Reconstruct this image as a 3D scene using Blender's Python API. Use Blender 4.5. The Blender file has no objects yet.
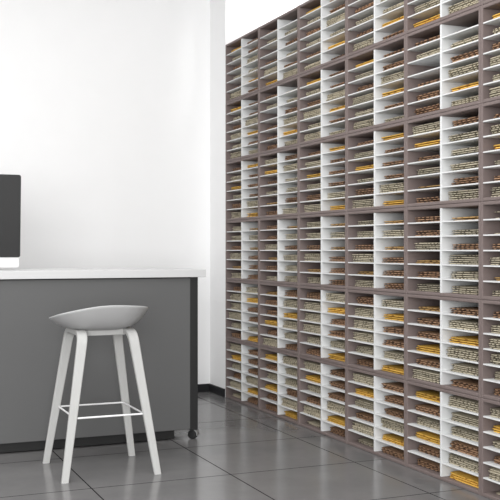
import bpy, bmesh, math, random
from mathutils import Vector, Matrix
random.seed(7)
sc = bpy.context.scene
COL = sc.collection

# ------------------------------------------------------------------ materials
def lin(c):
    c /= 255.0
    return c / 12.92 if c <= 0.04045 else ((c + 0.055) / 1.055) ** 2.4
def rgb(r, g, b): return (lin(r), lin(g), lin(b), 1.0)

def mat(name, c, rough=0.5, spec=0.4, noise=0.0, nscale=20.0, stretch=(1, 1, 1), metal=0.0, bump=0.0, coat=0.0):
    m = bpy.data.materials.new(name); m.use_nodes = True
    nt = m.node_tree; b = nt.nodes['Principled BSDF']
    b.inputs['Base Color'].default_value = c
    b.inputs['Roughness'].default_value = rough
    b.inputs['Specular IOR Level'].default_value = spec
    b.inputs['Metallic'].default_value = metal
    b.inputs['Coat Weight'].default_value = coat
    if noise or bump:
        tc = nt.nodes.new('ShaderNodeTexCoord'); mp = nt.nodes.new('ShaderNodeMapping')
        mp.inputs['Scale'].default_value = stretch
        nt.links.new(tc.outputs['Object'], mp.inputs['Vector'])
        n = nt.nodes.new('ShaderNodeTexNoise'); n.inputs['Scale'].default_value = nscale; n.inputs['Detail'].default_value = 5
        nt.links.new(mp.outputs['Vector'], n.inputs['Vector'])
        mx = nt.nodes.new('ShaderNodeMix'); mx.data_type = 'RGBA'
        mx.inputs[6].default_value = tuple(x * (1 - noise) for x in c[:3]) + (1,)
        mx.inputs[7].default_value = tuple(min(1, x * (1 + noise)) for x in c[:3]) + (1,)
        nt.links.new(n.outputs['Fac'], mx.inputs[0])
        nt.links.new(mx.outputs[2], b.inputs['Base Color'])
        if bump:
            bp = nt.nodes.new('ShaderNodeBump'); bp.inputs['Strength'].default_value = bump; bp.inputs['Distance'].default_value = 0.002
            nt.links.new(n.outputs['Fac'], bp.inputs['Height']); nt.links.new(bp.outputs['Normal'], b.inputs['Normal'])
    return m

def paper_mat(name, light, dark, lo, hi, pitch=0.026):
    """paper with dark dashes along its edges; tone varies from envelope to envelope"""
    m = bpy.data.materials.new(name); m.use_nodes = True
    nt = m.node_tree; N = nt.nodes.new; L = nt.links.new; b = nt.nodes['Principled BSDF']
    b.inputs['Roughness'].default_value = 0.7; b.inputs['Specular IOR Level'].default_value = 0.2
    tc = N('ShaderNodeTexCoord'); oi = N('ShaderNodeObjectInfo'); ml = N('ShaderNodeMath'); ml.operation = 'MULTIPLY'; ml.inputs[1].default_value = 37.0
    L(oi.outputs['Random'], ml.inputs[0])
    ad = N('ShaderNodeVectorMath'); ad.operation = 'ADD'
    L(tc.outputs['Object'], ad.inputs[0]); L(ml.outputs[0], ad.inputs[1])
    mp = N('ShaderNodeMapping'); mp.inputs['Scale'].default_value = (3, 30, 90); L(ad.outputs[0], mp.inputs['Vector'])
    n = N('ShaderNodeTexNoise'); n.inputs['Scale'].default_value = 1.0; n.inputs['Detail'].default_value = 1.0; L(mp.outputs['Vector'], n.inputs['Vector'])
    dt = N('ShaderNodeVectorMath'); dt.operation = 'DOT_PRODUCT'; dt.inputs[1].default_value = (0, 2 * math.pi / pitch, 160); L(ad.outputs[0], dt.inputs[0])
    sn = N('ShaderNodeMath'); sn.operation = 'SINE'; L(dt.outputs['Value'], sn.inputs[0])
    mm = N('ShaderNodeMath'); mm.operation = 'MULTIPLY_ADD'; mm.inputs[1].default_value = 0.2; L(sn.outputs[0], mm.inputs[0]); L(n.outputs['Fac'], mm.inputs[2])
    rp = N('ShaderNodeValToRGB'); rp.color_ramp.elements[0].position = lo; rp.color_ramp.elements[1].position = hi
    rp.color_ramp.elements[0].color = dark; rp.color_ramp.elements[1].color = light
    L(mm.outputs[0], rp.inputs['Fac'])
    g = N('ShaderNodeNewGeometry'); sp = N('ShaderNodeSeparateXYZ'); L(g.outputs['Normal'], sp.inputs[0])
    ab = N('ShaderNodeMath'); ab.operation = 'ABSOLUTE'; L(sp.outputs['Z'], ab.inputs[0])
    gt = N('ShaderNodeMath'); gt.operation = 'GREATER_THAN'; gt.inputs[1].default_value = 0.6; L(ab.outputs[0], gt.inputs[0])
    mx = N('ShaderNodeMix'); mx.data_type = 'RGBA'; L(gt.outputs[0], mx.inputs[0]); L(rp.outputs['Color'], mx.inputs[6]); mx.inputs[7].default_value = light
    hv = N('ShaderNodeHueSaturation'); mr = N('ShaderNodeMapRange'); mr.inputs[3].default_value = 0.72; mr.inputs[4].default_value = 1.15
    L(oi.outputs['Random'], mr.inputs[0]); L(mr.outputs[0], hv.inputs['Value']); L(mx.outputs[2], hv.inputs['Color'])
    L(hv.outputs['Color'], b.inputs['Base Color'])
    return m

def floor_mat():
    m = bpy.data.materials.new('polished_concrete_tile'); m.use_nodes = True
    nt = m.node_tree; N = nt.nodes.new; L = nt.links.new; b = nt.nodes['Principled BSDF']
    tc = N('ShaderNodeTexCoord'); sp = N('ShaderNodeSeparateXYZ'); L(tc.outputs['Object'], sp.inputs[0])
    def line(out, off, pitch, w):
        a = N('ShaderNodeMath'); a.operation = 'SUBTRACT'; a.inputs[1].default_value = off - pitch / 2; L(out, a.inputs[0])
        p = N('ShaderNodeMath'); p.operation = 'FLOORED_MODULO'; p.inputs[1].default_value = pitch; L(a.outputs[0], p.inputs[0])
        s = N('ShaderNodeMath'); s.operation = 'SUBTRACT'; s.inputs[1].default_value = pitch / 2; L(p.outputs[0], s.inputs[0])
        q = N('ShaderNodeMath'); q.operation = 'ABSOLUTE'; L(s.outputs[0], q.inputs[0])
        c = N('ShaderNodeMath'); c.operation = 'LESS_THAN'; c.inputs[1].default_value = w / 2; L(q.outputs[0], c.inputs[0])
        return c.outputs[0]
    lx = line(sp.outputs['X'], 0.955, 0.629, 0.0055); ly = line(sp.outputs['Y'], 3.925, 0.622, 0.006)
    mxm = N('ShaderNodeMath'); mxm.operation = 'MAXIMUM'; L(lx, mxm.inputs[0]); L(ly, mxm.inputs[1])
    n1 = N('ShaderNodeTexNoise'); n1.inputs['Scale'].default_value = 2.6; n1.inputs['Detail'].default_value = 7; n1.inputs['Roughness'].default_value = 0.62; L(tc.outputs['Object'], n1.inputs['Vector'])
    r = N('ShaderNodeValToRGB'); r.color_ramp.elements[0].position = 0.3; r.color_ramp.elements[1].position = 0.72
    r.color_ramp.elements[0].color = rgb(*FLOOR_LO); r.color_ramp.elements[1].color = rgb(*FLOOR_HI); L(n1.outputs['Fac'], r.inputs['Fac'])
    mx = N('ShaderNodeMix'); mx.data_type = 'RGBA'; L(mxm.outputs[0], mx.inputs[0]); L(r.outputs['Color'], mx.inputs[6]); mx.inputs[7].default_value = rgb(22, 21, 21)
    L(mx.outputs[2], b.inputs['Base Color'])
    rr = N('ShaderNodeMapRange'); rr.inputs[3].default_value = 0.165; rr.inputs[4].default_value = 0.19; L(n1.outputs['Fac'], rr.inputs[0])
    ra = N('ShaderNodeMath'); ra.operation = 'MAXIMUM'; L(rr.outputs[0], ra.inputs[0])
    rm = N('ShaderNodeMath'); rm.operation = 'MULTIPLY'; rm.inputs[1].default_value = 0.9; L(mxm.outputs[0], rm.inputs[0]); L(rm.outputs[0], ra.inputs[1])
    L(ra.outputs[0], b.inputs['Roughness'])
    sl = N('ShaderNodeMath'); sl.operation = 'MULTIPLY_ADD'; sl.inputs[1].default_value = -FLOOR_SPEC; sl.inputs[2].default_value = FLOOR_SPEC; L(mxm.outputs[0], sl.inputs[0])
    L(sl.outputs[0], b.inputs['Specular IOR Level'])
    return m

FLOOR_LO, FLOOR_HI, FLOOR_SPEC = (106, 105, 105), (119, 117, 117), 0.36

M = dict(
    wall=mat('white_wall_paint', (0.86, 0.86, 0.86, 1), 0.75, 0.2, 0.015, 6),
    black=mat('black_baseboard', rgb(34, 34, 36), 0.5, 0.3, 0.1, 12),
    floor=floor_mat(),
    taupe=mat('taupe_laminate', rgb(116, 104, 101), 0.6, 0.25, 0.06, 14, (1, 1, 6)),
    white=mat('white_board', rgb(210, 211, 211), 0.5, 0.3, 0.02, 10),
    desktop=mat('white_worktop', rgb(196, 196, 196), 0.35, 0.4, 0.02, 5),
    deskgrey=mat('grey_desk_panel', rgb(92, 92, 92), 0.6, 0.25, 0.05, 3),
    deskblack=mat('black_desk_post', rgb(38, 38, 38), 0.5, 0.3, 0.05, 9),
    rubber=mat('black_wheel', rgb(28, 28, 28), 0.6, 0.3, 0.08, 40),
    chrome=mat('grey_caster_cover', rgb(170, 170, 170), 0.35, 0.5, 0.04, 30, metal=0.4),
    shell=mat('pale_grey_shell', rgb(172, 172, 172), 0.45, 0.35, 0.03, 9),
    wood=mat('white_stained_wood', rgb(184, 184, 182), 0.5, 0.3, 0.06, 12, (12, 12, 1)),
    rod=mat('white_steel_rod', rgb(235, 235, 235), 0.35, 0.4, 0.02, 30),
    screen=mat('dark_glossy_glass', rgb(42, 42, 42), 0.18, 0.5, 0.03, 3),
    alu=mat('pale_aluminium', rgb(214, 214, 214), 0.4, 0.4, 0.02, 8),
    letter=paper_mat('grey_paper', rgb(184, 175, 154), rgb(54, 47, 38), 0.28, 0.40),
    brown=paper_mat('brown_paper', rgb(166, 132, 104), rgb(50, 35, 30), 0.36, 0.52, 0.034),
    yellow=paper_mat('yellow_paper', rgb(222, 178, 84), rgb(136, 88, 38), 0.20, 0.34, 0.06),
    tan=paper_mat('tan_paper', rgb(186, 150, 96), rgb(90, 64, 40), 0.30, 0.46, 0.045),
)

# ------------------------------------------------------------------ mesh helpers
def add_box(bm, x0, x1, y0, y1, z0, z1, bev=0.0):
    vs = [bm.verts.new((x, y, z)) for x in (x0, x1) for y in (y0, y1) for z in (z0, z1)]
    F = [(0, 1, 3, 2), (4, 6, 7, 5), (0, 4, 5, 1), (2, 3, 7, 6), (0, 2, 6, 4), (1, 5, 7, 3)]
    fs = [bm.faces.new([vs[i] for i in f]) for f in F]
    if bev:
        es = list({e for f in fs for e in f.edges})
        bmesh.ops.bevel(bm, geom=es, offset=bev, segments=2, affect='EDGES', profile=0.5)
def finish(bm, name, smooth=False):
    bmesh.ops.recalc_face_normals(bm, faces=bm.faces[:])
    me = bpy.data.meshes.new(name); bm.to_mesh(me); bm.free()
    if smooth:
        for p in me.polygons: p.use_smooth = True
    return me
def link(name, me, m, parent=None, loc=None):
    if m is not None and not me.materials: me.materials.append(m)
    o = bpy.data.objects.new(name, me); COL.objects.link(o)
    if parent: o.parent = parent
    if loc: o.location = loc
    return o
def box(name, m, parent, x0, x1, y0, y1, z0, z1, bev=0.0):
    bm = bmesh.new(); add_box(bm, x0, x1, y0, y1, z0, z1, bev)
    return link(name, finish(bm, name), m, parent)
def tag(o, label, cat, group=None, kind=None):
    if label: o['label'] = label
    if cat: o['category'] = cat
    if group: o['group'] = group
    if kind: o['kind'] = kind
    return o
def struct(name, m, *b):
    o = box(name, m, None, *b); o['kind'] = 'structure'; return o
def empty(name, loc, label, cat, group=None):
    o = bpy.data.objects.new(name, None); COL.objects.link(o); o.location = loc
    o.empty_display_size = 0.05
    return tag(o, label, cat, group)
def sweep(bm, pts, dims, side=None, n=0, closed=False):
    """rectangle (n=0, dims=(width along side, thickness)) or n-gon (dims=radius) swept along pts"""
    rings = []
    k = len(pts)
    for i, p in enumerate(pts):
        p = Vector(p)
        a = Vector(pts[(i - 1) % k]) if (i > 0 or closed) else p
        c = Vector(pts[(i + 1) % k]) if (i < k - 1 or closed) else p
        t = (c - a).normalized()
        s = Vector(side) if side else Vector((0, 0, 1))
        s = (s - t * s.dot(t)).normalized(); q = t.cross(s)
        if n:
            r = dims
            rings.append([bm.verts.new(p + s * r * math.cos(2 * math.pi * j / n) + q * r * math.sin(2 * math.pi * j / n)) for j in range(n)])
        else:
            w, th = dims[i]; w /= 2; th /= 2; e = min(w, th) * 0.3
            prof = [(w, th - e), (w - e, th), (-w + e, th), (-w, th - e), (-w, -th + e), (-w + e, -th), (w - e, -th), (w, -th + e)]
            rings.append([bm.verts.new(p + s * u + q * v) for u, v in prof])
    m = len(rings[0])
    for i in range(k if closed else k - 1):
        A, B = rings[i], rings[(i + 1) % k]
        for j in range(m): bm.faces.new((A[j], A[(j + 1) % m], B[(j + 1) % m], B[j]))
    if not closed:
        bm.faces.new(rings[0]); bm.faces.new(rings[-1])
    return rings
def lathe_x(bm, prof, n=24, c=(0, 0, 0)):
    """profile [(x, r)] turned about the x axis through c"""
    rings = [[bm.verts.new((c[0] + x, c[1] + r * math.cos(2 * math.pi * j / n), c[2] + r * math.sin(2 * math.pi * j / n))) for j in range(n)] for x, r in prof]
    for A, B in zip(rings, rings[1:]):
        for j in range(n): bm.faces.new((A[j], A[(j + 1) % n], B[(j + 1) % n], B[j]))
    bm.faces.new(rings[0]); bm.faces.new(rings[-1])

# ------------------------------------------------------------------ room shell
PX = 2.383                       # plane of the pier face and of the organizer fronts
YB, YN = 6.296, 6.005            # back wall, far end of the niche
HW = 3.3
struct('floor', M['floor'], -5.5, 3.1, -3.0, 6.45, -0.06, 0.0)
struct('ceiling', M['wall'], -5.5, 3.1, -3.0, 6.45, HW, HW + 0.1)
struct('wall_back', M['wall'], -5.5, PX + 0.001, YB, YB + 0.15, 0.0, HW)
struct('wall_right', M['wall'], PX, 3.05, YN, YB + 0.15, 0.0, HW)          # the pier beside the organizers
struct('wall_niche', M['wall'], 2.925, 3.05, 1.2, YN, 0.0, HW)            # behind and above the organizers
struct('baseboard_back', M['black'], -5.5, PX - 0.012, YB - 0.012, YB, 0.0, 0.055)
struct('baseboard_right', M['black'], PX - 0.012, PX, YN, YB, 0.0, 0.055)

# ------------------------------------------------------------------ mail organizers
CW, CH, CD = 0.5625, 0.399, 0.305
NCOL, NTIER = 6, 6
TH, TB, TD, TS = 0.014, 0.0155, 0.012, 0.006
hw = CW / 2 - 0.0006
def build_organizer():
    root = empty('mail_organizer', (0, 0, 0), None, None)
    box('side_panel', M['taupe'], root, 0, CD, hw - TH, hw, 0, CH, 0.0025)
    box('side_panel', M['taupe'], root, 0, CD, -hw, -hw + TH, 0, CH, 0.0025)
    box('top_panel', M['taupe'], root, 0.0006, CD, -hw + TH, hw - TH, CH - TB, CH - 0.0002, 0.0035)
    box('bottom_panel', M['taupe'], root, 0.0006, CD, -hw + TH, hw - TH, 0.0002, TB, 0.0035)
    box('back_panel', M['taupe'], root, CD - 0.005, CD - 0.0005, -hw + TH, hw - TH, TB, CH - TB)
    d = box('divider', M['white'], root, 0.001, CD - 0.005, -TD / 2, TD / 2, TB, CH - TB, 0.001); d['label'] = 'white upright divider'
    pitch = (CH - 2 * TB + TS) / 6
    bm = bmesh.new(); add_box(bm, 0.002, CD - 0.005, TD / 2, hw - TH, 0, TS, 0.0008); sm = finish(bm, 'shelf')
    for i in range(1, 6):
        for yo in (0.0, -(hw - TH + TD / 2)):
            s = link('shelf', sm, M['white'], root, (0, yo, TB + i * pitch - TS)); s['label'] = 'white slide-in shelf'
    return root
def copy_tree(o):
    r = o.copy(); COL.objects.link(r)
    for ch in list(o.children):
        c = ch.copy(); COL.objects.link(c); c.parent = r
    return r
TIER = ['topmost', 'second-from-top', 'third-from-top', 'third-from-bottom', 'second-from-bottom', 'floor-level']
COLN = ['first', 'second', 'third', 'fourth', 'fifth', 'sixth']
proto = build_organizer(); n = 0
for c in range(NCOL):
    for t in range(NTIER):
        o = proto if n == 0 else copy_tree(proto); n += 1
        o.location = (PX, YN - 0.004 - CW * (c + 0.5), (NTIER - 1 - t) * CH)
        where = 'column touching the white wall corner' if c == 0 else ('column cut off by the picture edge' if c == 5 else COLN[c] + ' column from the white wall corner')
        tag(o, f'{TIER[t]} taupe twelve-slot mail organizer with white shelves, {where}', 'mail organizer', 'stacked mail organizers')
    
# ------------------------------------------------------------------ mail
#  top tier to floor tier; for each the far half and the near half, six slots down
A = [('ygBgBG', 'bBGgyb'), ('ygBGgG', 'bBGybg'), ('bGygBG', 'ybbbGy'), ('ggbGog', 'ogobbb'), ('BGGGgb', 'Gybbgy'), ('GygbGl', 'bbbGyb')]
B = [('bgobGy', 'lgBgBG'), ('bgebBB', 'lgBGyg'), ('Gybgob', 'BGggBG'), ('bbGobg', 'ogbGgg'), ('obbybG', 'BGyGgb'), ('ybgybb', 'GggBGy')]
PAT = [A, B, A, A, B, A]
# kind, sheets, sheet thickness, step, length, set back
SPEC = {'G': ('letter', 5, 0.0082, 0.0086, 0.249, 0.012), 'g': ('letter', 4, 0.0080, 0.0084, 0.239, 0.026), 'l': ('letter', 2, 0.0080, 0.0084, 0.232, 0.030),
        'B': ('brown', 4, 0.0084, 0.0090, 0.240, 0.026), 'b': ('brown', 3, 0.0082, 0.0090, 0.240, 0.026),
        'y': ('yellow', 3, 0.0082, 0.0090, 0.240, 0.020), 'o': ('tan', 2, 0.0076, 0.0086, 0.234, 0.030)}
NAME = {'letter': 'letter', 'brown': 'brown_envelope', 'yellow': 'yellow_envelope', 'tan': 'tan_envelope'}
WORD = {'letter': 'grey letter', 'brown': 'brown envelope', 'yellow': 'yellow envelope', 'tan': 'tan envelope'}
GROUP = {'letter': 'grey letters piled in the slots', 'brown': 'brown envelopes piled in the slots', 'yellow': 'yellow envelopes piled in the slots', 'tan': 'tan envelopes lying in the slots'}

def envelope_mesh(name, ln, dp, th, seed):
    """puffy envelope: rounded corners, thin lips at the edge, raised flap; base at z 0, front at x 0, centred in y"""
    rnd = random.Random(seed)
    bm = bmesh.new()
    ph = rnd.uniform(0, 6.28); amp = 0.0005
    nx, ny = 6, 10
    def pt(i, j, top):
        u, v = i / nx, j / ny
        x, y = dp * u, ln * (v - 0.5)
        cu, cv = abs(2 * u - 1), abs(2 * v - 1)
        if cu == 1 and cv == 1:                              # clipped corner
            y *= 1 - 0.010 / ln * 2; x += 0.004 if u == 0 else -0.004
        e = (1 - cu ** 6) * (1 - cv ** 6); lip = 0.56 + 0.44 * e
        wob = amp * (1 + math.sin(v * 9 + ph))
        flap = 0.0006 if (u < 0.5 * (1 - cv)) else 0.0
        z = (th * lip + flap * 0.7 - 0.0004 if top else th * 0.10 * (1 - e)) + wob * 0.6
        return (x, y, z)
    g = {(i, j, t): bm.verts.new(pt(i, j, t)) for i in range(nx + 1) for j in range(ny + 1) for t in (0, 1)}
    for t in (0, 1):
        for i in range(nx):
            for j in range(ny):
                bm.faces.new((g[i, j, t], g[i + 1, j, t], g[i + 1, j + 1, t], g[i, j + 1, t]))
    rim = [(i, 0) for i in range(nx)] + [(nx, j) for j in range(ny)] + [(i, ny) for i in range(nx, 0, -1)] + [(0, j) for j in range(ny, 0, -1)]
    for a, b in zip(rim, rim[1:] + rim[:1]):
        bm.faces.new((g[a[0], a[1], 0], g[b[0], b[1], 0], g[b[0], b[1], 1], g[a[0], a[1], 1]))
    return finish(bm, name)
VAR = {}
for k, (kind, ns, th, step, ln, sb) in SPEC.items():
    VAR[k] = [envelope_mesh(NAME[kind], ln + random.uniform(-0.006, 0.004), 0.165, th, 31 * i + ord(k)) for i in range(4)]
    for me in VAR[k]: me.materials.append(M[kind])

FWD = Vector((math.sin(math.radians(23.14)), math.cos(math.radians(23.14)), 0)); RGT = Vector((FWD.y, -FWD.x, 0))
def pix(p):
    d = Vector(p) - Vector((0, 0, 1.0)); z = d.dot(FWD)
    return 250 + 950 * d.dot(RGT) / z, 250 - 950 * d.z / z, z
ROWW = ['top', 'second', 'third', 'fourth', 'fifth', 'bottom']
PIT = (CH - 2 * TB + TS) / 6
mail = []
for c in range(NCOL):
    for t in range(NTIER):
        for h in (0, 1):
            if c == NCOL - 1 and h == 1: continue                # wholly outside the frame
            for r in range(6):
                k = PAT[c][t][h][r]
                if k == 'e': continue
                kind, ns, th, step, ln, sb = SPEC[k]
                ns = ns + random.choice((0, 0, 0, -1)) if ns > 3 else ns
                lo, hi = (TD / 2, hw - TH) if h == 0 else (-hw + TH, -TD / 2)
                slack = (hi - lo) - ln - 0.010
                yc = (lo + hi) / 2 - slack * 0.28
                zb = (NTIER - 1 - t) * CH + TB + (5 - r) * PIT + 0.0004
                y0 = YN - 0.004 - CW * (c + 0.5)
                s0 = sb + random.uniform(-0.004, 0.010)
                zc = pix((PX, y0 + yc, zb))[2] + r * 1e-5 + t * 1e-4
                for i in range(ns):
                    ro = random.uniform(-0.016, 0.016) if kind != 'brown' else random.uniform(-0.02, 0.02)
                    dy = random.uniform(-1, 1) * max(0.001, min(0.005, slack * 0.3))
                    loc = Vector((PX + s0 + random.uniform(0, 0.008), y0 + yc + dy, zb + i * step))
                    x, y, z = pix(loc)
                    if y < -14 or x > 512: continue
                    pos = 'topmost' if i == ns - 1 else ('bottom' if i == 0 else ['', 'second', 'third', 'fourth', 'fifth', 'sixth'][i] + '-up')
                    lab = (f"{pos} {WORD[kind]} in {ROWW[r]} slot, {'far' if h == 0 else 'near'} half, {TIER[t]} organizer, {COLN[c]} column from wall corner")
                    mail.append((zc, kind, k, loc, ro, lab, random.randrange(4)))
mail.sort(key=lambda e: e[0])                            # nearest piles first, a pile stays together
from itertools import groupby
done = {}; rest = {}
full = set()
for key, pile in groupby(mail, key=lambda e: (e[0], e[1], e[2])):
    pile = list(pile); kind = pile[0][1]
    if done.get(kind, 0) + len(pile) > 300: full.add(kind)
    for z, kind, k, loc, ro, lab, v in pile:
        if kind not in full:
            done[kind] = done.get(kind, 0) + 1
            o = bpy.data.objects.new(NAME[kind], VAR[k][v]); COL.objects.link(o)
            o.location = loc; o.rotation_euler = (0, 0, ro)
            tag(o, lab, 'letter' if kind == 'letter' else 'envelope', GROUP[kind])
        else:
            rest.setdefault(kind, []).append((VAR[k][v], Matrix.Translation(loc) @ Matrix.Rotation(ro, 4, 'Z')))
STUFF = {'letter': ('piled_letters', 'grey letters piled in the slots of the farther organizer columns'), 'brown': ('piled_brown_envelopes', 'brown envelopes piled in the slots of the farther organizer columns')}
for kind, L_ in rest.items():
    vs, fs = [], []
    for me, mw in L_:
        b0 = len(vs)
        vs += [tuple(mw @ v.co) for v in me.vertices]
        fs += [[b0 + i for i in p.vertices] for p in me.polygons]
    me = bpy.data.meshes.new(STUFF[kind][0]); me.from_pydata(vs, [], fs); me.update()
    tag(link(STUFF[kind][0], me, M[kind]), STUFF[kind][1], 'letters' if kind == 'letter' else 'envelopes', GROUP[kind], 'stuff')

# ------------------------------------------------------------------ desk
DX0, DX1, DY0, DY1 = -0.55, 1.722, 4.73, 5.25
desk = empty('desk', (0.6, 5.0, 0), 'white topped grey counter desk on casters behind the stool', 'desk')
def dbox(name, m, x0, x1, y0, y1, z0, z1, bev=0.0, label=None):
    o = box(name, m, desk, x0 - 0.6, x1 - 0.6, y0 - 5.0, y1 - 5.0, z0, z1, bev)
    if label: o['label'] = label
    return o
dbox('worktop', M['desktop'], DX0 - 0.04, 1.763, DY0 - 0.012, 5.30, 0.857, 0.897, 0.002, 'thick white worktop')
dbox('front_panel', M['deskgrey'], DX0 + 0.043, DX1 - 0.043, DY0 + 0.003, DY0 + 0.022, 0.055, 0.852, 0.001, 'plain grey front panel')
for x in (DX0, DX1 - 0.043):
    for y in (DY0, DY1 - 0.043):
        dbox('corner_post', M['deskblack'], x, x + 0.043, y, y + 0.043, 0.048, 0.857, 0.002, 'black corner post')
dbox('back_panel', M['deskgrey'], DX0 + 0.043, DX1 - 0.043, DY1 - 0.022, DY1 - 0.003, 0.055, 0.852, 0.001)
for x in (DX0 + 0.003, DX1 - 0.022):
    dbox('side_panel', M['deskgrey'], x, x + 0.019, DY0 + 0.043, DY1 - 0.043, 0.055, 0.852, 0.001)
dbox('base_panel', M['deskblack'], DX0 + 0.02, DX1 - 0.02, DY0 + 0.022, DY1 - 0.022, 0.05, 0.07, 0.0)
dbox('shade_block', M['deskblack'], DX0 + 0.13, DX1 - 0.12, DY0 + 0.035, DY1 - 0.035, 0.006, 0.052, 0.0, 'black block standing in for the shade under the desk')  # dark solid added in place of the shade below the panels
for x in (DX0 + 0.022, DX1 - 0.020):
    for y in (DY0 + 0.024, DY1 - 0.024):
        lx, ly = x - 0.6, y - 5.0
        turn = Matrix.Translation((lx, ly, 0)) @ Matrix.Rotation(math.radians(50), 4, 'Z') @ Matrix.Translation((-lx, -ly, 0))
        bm = bmesh.new()
        for q in (-1, 1):
            lathe_x(bm, [(q * 0.019, 0.004), (q * 0.019, 0.015), (q * 0.0175, 0.021), (q * 0.014, 0.024), (q * 0.005, 0.024), (q * 0.003, 0.020), (q * 0.003, 0.004)], 28, (lx, ly, 0.024))
        bmesh.ops.transform(bm, matrix=turn, verts=bm.verts[:])
        cs = link('caster', finish(bm, 'caster'), M['rubber'], desk); cs['label'] = 'small black twin-wheel caster'
        bm = bmesh.new()
        add_box(bm, lx - 0.0028, lx + 0.0028, ly - 0.018, ly + 0.018, 0.012, 0.05, 0.001)
        sweep(bm, [(lx, ly - 0.028 * math.cos(a_), 0.024 + 0.028 * math.sin(a_)) for a_ in (math.radians(-10 + 12 * i_) for i_ in range(10))], [(0.036, 0.003)] * 10, (1, 0, 0))
        bmesh.ops.transform(bm, matrix=turn, verts=bm.verts[:])
        link('fork', finish(bm, 'fork'), M['chrome'], cs)['label'] = 'pale grey fork and wheel cover'

# ------------------------------------------------------------------ all-in-one computer on the desk
mon = empty('computer_monitor', (0.49, 5.02, 0.897), 'dark computer monitor with pale chin standing on white worktop', 'monitor')
def rounded_slab(name, m, parent, w, z0, z1, y0, y1, rt, rb, loc=(0, 0, 0), rx=0.0, bulge=0.0):
    bm = bmesh.new(); out = []
    for cx, cz, r, a0 in ((w / 2 - rt, z1 - rt, rt, 0), (-w / 2 + rt, z1 - rt, rt, 90), (-w / 2 + rb, z0 + rb, rb, 180), (w / 2 - rb, z0 + rb, rb, 270)):
        for i in range(7):
            a = math.radians(a0 + 15 * i); out.append((cx + r * math.cos(a), cz + r * math.sin(a)))
    f = [bm.verts.new((x, y0, z)) for x, z in out]; b = [bm.verts.new((x, y1, z)) for x, z in out]
    k = len(out); bm.faces.new(f); bm.faces.new(b[::-1])
    for i in range(k): bm.faces.new((f[i], f[(i + 1) % k], b[(i + 1) % k], b[i]))
    bmesh.ops.recalc_face_normals(bm, faces=bm.faces[:])
    R = Matrix.Rotation(rx, 4, 'X')
    bmesh.ops.transform(bm, matrix=R, verts=bm.verts[:])
    o = link(name, finish(bm, name), m, parent); o.location = loc
    return o
TL = math.radians(4)
P0 = (0, 0, 0.013)
rounded_slab('screen', M['screen'], mon, 0.702, 0.053, 0.480, -0.012, 0.0, 0.012, 0.012, P0, TL)['label'] = 'dark glossy rounded panel'
rounded_slab('chin', M['alu'], mon, 0.692, 0.0, 0.068, -0.0095, 0.0, 0.002, 0.012, P0, TL)['label'] = 'pale strip below the dark panel'
rounded_slab('housing', M['alu'], mon, 0.690, 0.004, 0.474, 0.0005, 0.02, 0.012, 0.012, P0, TL)
bm = bmesh.new(); add_box(bm, -0.09, 0.09, -0.06, 0.13, 0.0003, 0.008, 0.002); link('base', finish(bm, 'base'), M['alu'], mon)
bm = bmesh.new(); sweep(bm, [(0, 0.11, 0.006), (0, 0.10, 0.07), (0, 0.055, 0.16), (0, -0.004, 0.24)], [(0.10, 0.008)] * 4, (1, 0, 0)); link('stand', finish(bm, 'stand'), M['alu'], mon)

# ------------------------------------------------------------------ stool
SX, SY = 1.08, 4.27
stool = empty('bar_stool', (SX, SY, 0), 'pale grey shell seat bar stool with four splayed white legs', 'stool')
LT = 0.632                                                   # leg arch centre line
def leg(sx, sy):
    top = Vector((sx * 0.112, 0, LT)); sh = Vector((sx * 0.112, sy * 0.135, LT)); foot = Vector((sx * 0.208, sy * 0.207, 0))
    d = (foot - sh).normalized(); R = 0.055
    a = sh - Vector((0, sy, 0)) * R; b = sh + d * R
    pts = [top + Vector((0, sy * 0.0005, 0)), (top + a) / 2]
    for i in range(9):
        t = i / 8; pts.append(a * (1 - t) ** 2 + sh * 2 * t * (1 - t) + b * t * t)
    for i in range(1, 9): pts.append(b + (foot - b) * (i / 8))
    dims = []
    for p in pts:
        q = p.z / LT
        dims.append((0.031 + 0.014 * q, 0.019 + 0.005 * q))
    bm = bmesh.new(); rings = sweep(bm, pts, dims, (1, 0, 0))
    for v in rings[-1]: v.co.z = 0.0
    return link('leg', finish(bm, 'leg'), M['wood'], stool)
for sx in (-1, 1):
    for sy in (-1, 1): leg(sx, sy)
f = (LT - 0.267) / LT
fx, fy = 0.112 + 0.096 * f - 0.012, 0.135 + 0.072 * f - 0.004
loop = []
for cx, cy, a0 in ((1, 1, 0), (-1, 1, 90), (-1, -1, 180), (1, -1, 270)):
    for i in range(4):
        a = math.radians(a0 + 30 * i); loop.append((cx * (fx - 0.012) + 0.012 * math.cos(a), cy * (fy - 0.012) + 0.012 * math.sin(a), 0.267))
bm = bmesh.new(); sweep(bm, loop, 0.0042, None, 8, True)
link('footrest', finish(bm, 'footrest', True), M['rod'], stool)['label'] = 'thin white square footrest rod'
bm = bmesh.new(); add_box(bm, -0.10, 0.10, -0.06, 0.06, 0.614, 0.645, 0.003)
link('seat_mount', finish(bm, 'seat_mount'), M['wood'], stool)
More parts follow.
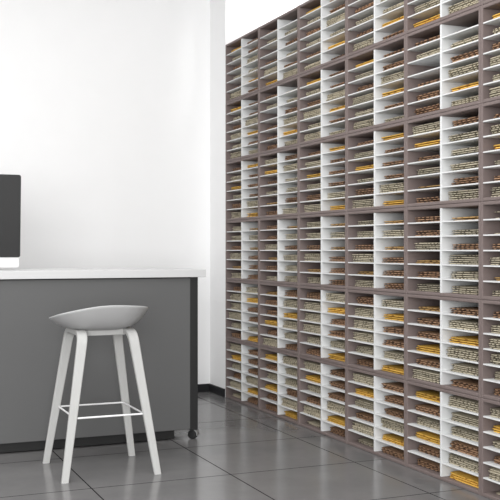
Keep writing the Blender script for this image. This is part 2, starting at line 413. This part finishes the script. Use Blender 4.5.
def seat():
    bm = bmesh.new(); n = 64
    def R(a):
        c, s = math.cos(a), math.sin(a); p = 2.5
        ax = 0.212 if c > 0 else 0.228
        return (abs(c / ax) ** p + abs(s / 0.200) ** p) ** (-1 / p)
    def zr(a):
        c, s = math.cos(a), math.sin(a)
        return 0.722 - 0.031 * s - 0.026 * max(0, -c) ** 2
    zb = 0.636
    def outer(a, r): return zb + (zr(a) - zb) * r ** 4.2
    rings = []
    for r in (0.12, 0.25, 0.4, 0.55, 0.68, 0.8, 0.88, 0.94, 0.98, 1.0):
        rings.append([bm.verts.new((R(a) * r * math.cos(a), R(a) * r * math.sin(a), outer(a, r))) for a in (2 * math.pi * j / n for j in range(n))])
    rings.append([bm.verts.new((R(a) * 0.992 * math.cos(a), R(a) * 0.992 * math.sin(a), zr(a) + 0.004)) for a in (2 * math.pi * j / n for j in range(n))])
    for r in (0.965, 0.93, 0.86, 0.75, 0.6, 0.4, 0.2):
        rings.append([bm.verts.new((R(a) * r * math.cos(a), R(a) * r * math.sin(a), outer(a, r * 0.985) + 0.010)) for a in (2 * math.pi * j / n for j in range(n))])
    for P, Q in zip(rings, rings[1:]):
        for j in range(n): bm.faces.new((P[j], P[(j + 1) % n], Q[(j + 1) % n], Q[j]))
    bm.faces.new(rings[0]); bm.faces.new(rings[-1])
    return link('seat', finish(bm, 'seat', True), M['shell'], stool)
seat()['label'] = 'pale grey scooped shell seat'

# ------------------------------------------------------------------ light
w = bpy.data.worlds.new('room_light'); sc.world = w; w.use_nodes = True
bg = w.node_tree.nodes['Background']; bg.inputs['Color'].default_value = (1.0, 1.0, 1.0, 1); bg.inputs['Strength'].default_value = 0.8
def area(name, loc, target, sx, sy, power):
    l = bpy.data.lights.new(name, 'AREA'); l.shape = 'RECTANGLE'; l.size = sx; l.size_y = sy; l.energy = power
    o = bpy.data.objects.new(name, l); COL.objects.link(o); o.location = loc
    o.rotation_euler = (Vector(target) - Vector(loc)).to_track_quat('-Z', 'Y').to_euler()
    return o
area('ceiling_fill_light', (0.2, 3.0, 3.27), (0.2, 3.0, 0), 2.6, 2.6, 84)  # unseen soft light under the ceiling, added to light the room
# unseen fill light, added to brighten the niche wall above the organizers
area('niche_fill_light', (2.72, 5.35, 3.22), (2.78, 6.0, 2.6), 0.2, 0.2, 1.0).data.spread = math.radians(60)
area('front_fill_light', (-1.7, -3.2, 1.6), (0.9, 5.5, 1.3), 3.6, 2.6, 260)  # added fill light behind the camera, no window modelled there

# ------------------------------------------------------------------ camera
cam = bpy.data.cameras.new('camera'); co = bpy.data.objects.new('camera', cam); COL.objects.link(co)
cam.sensor_width = 36; cam.lens = 950 / 500 * 36; cam.clip_start = 0.05
co.location = (0, 0, 1.0); co.rotation_euler = (math.pi / 2, 0, -math.radians(23.14))
sc.camera = co
vs = sc.view_settings
vs.view_transform = 'Standard'; vs.look = 'None'; vs.gamma = 1; vs.use_curve_mapping = False; vs.exposure = 0.38
sc.cycles.max_bounces = 8; sc.cycles.diffuse_bounces = 5
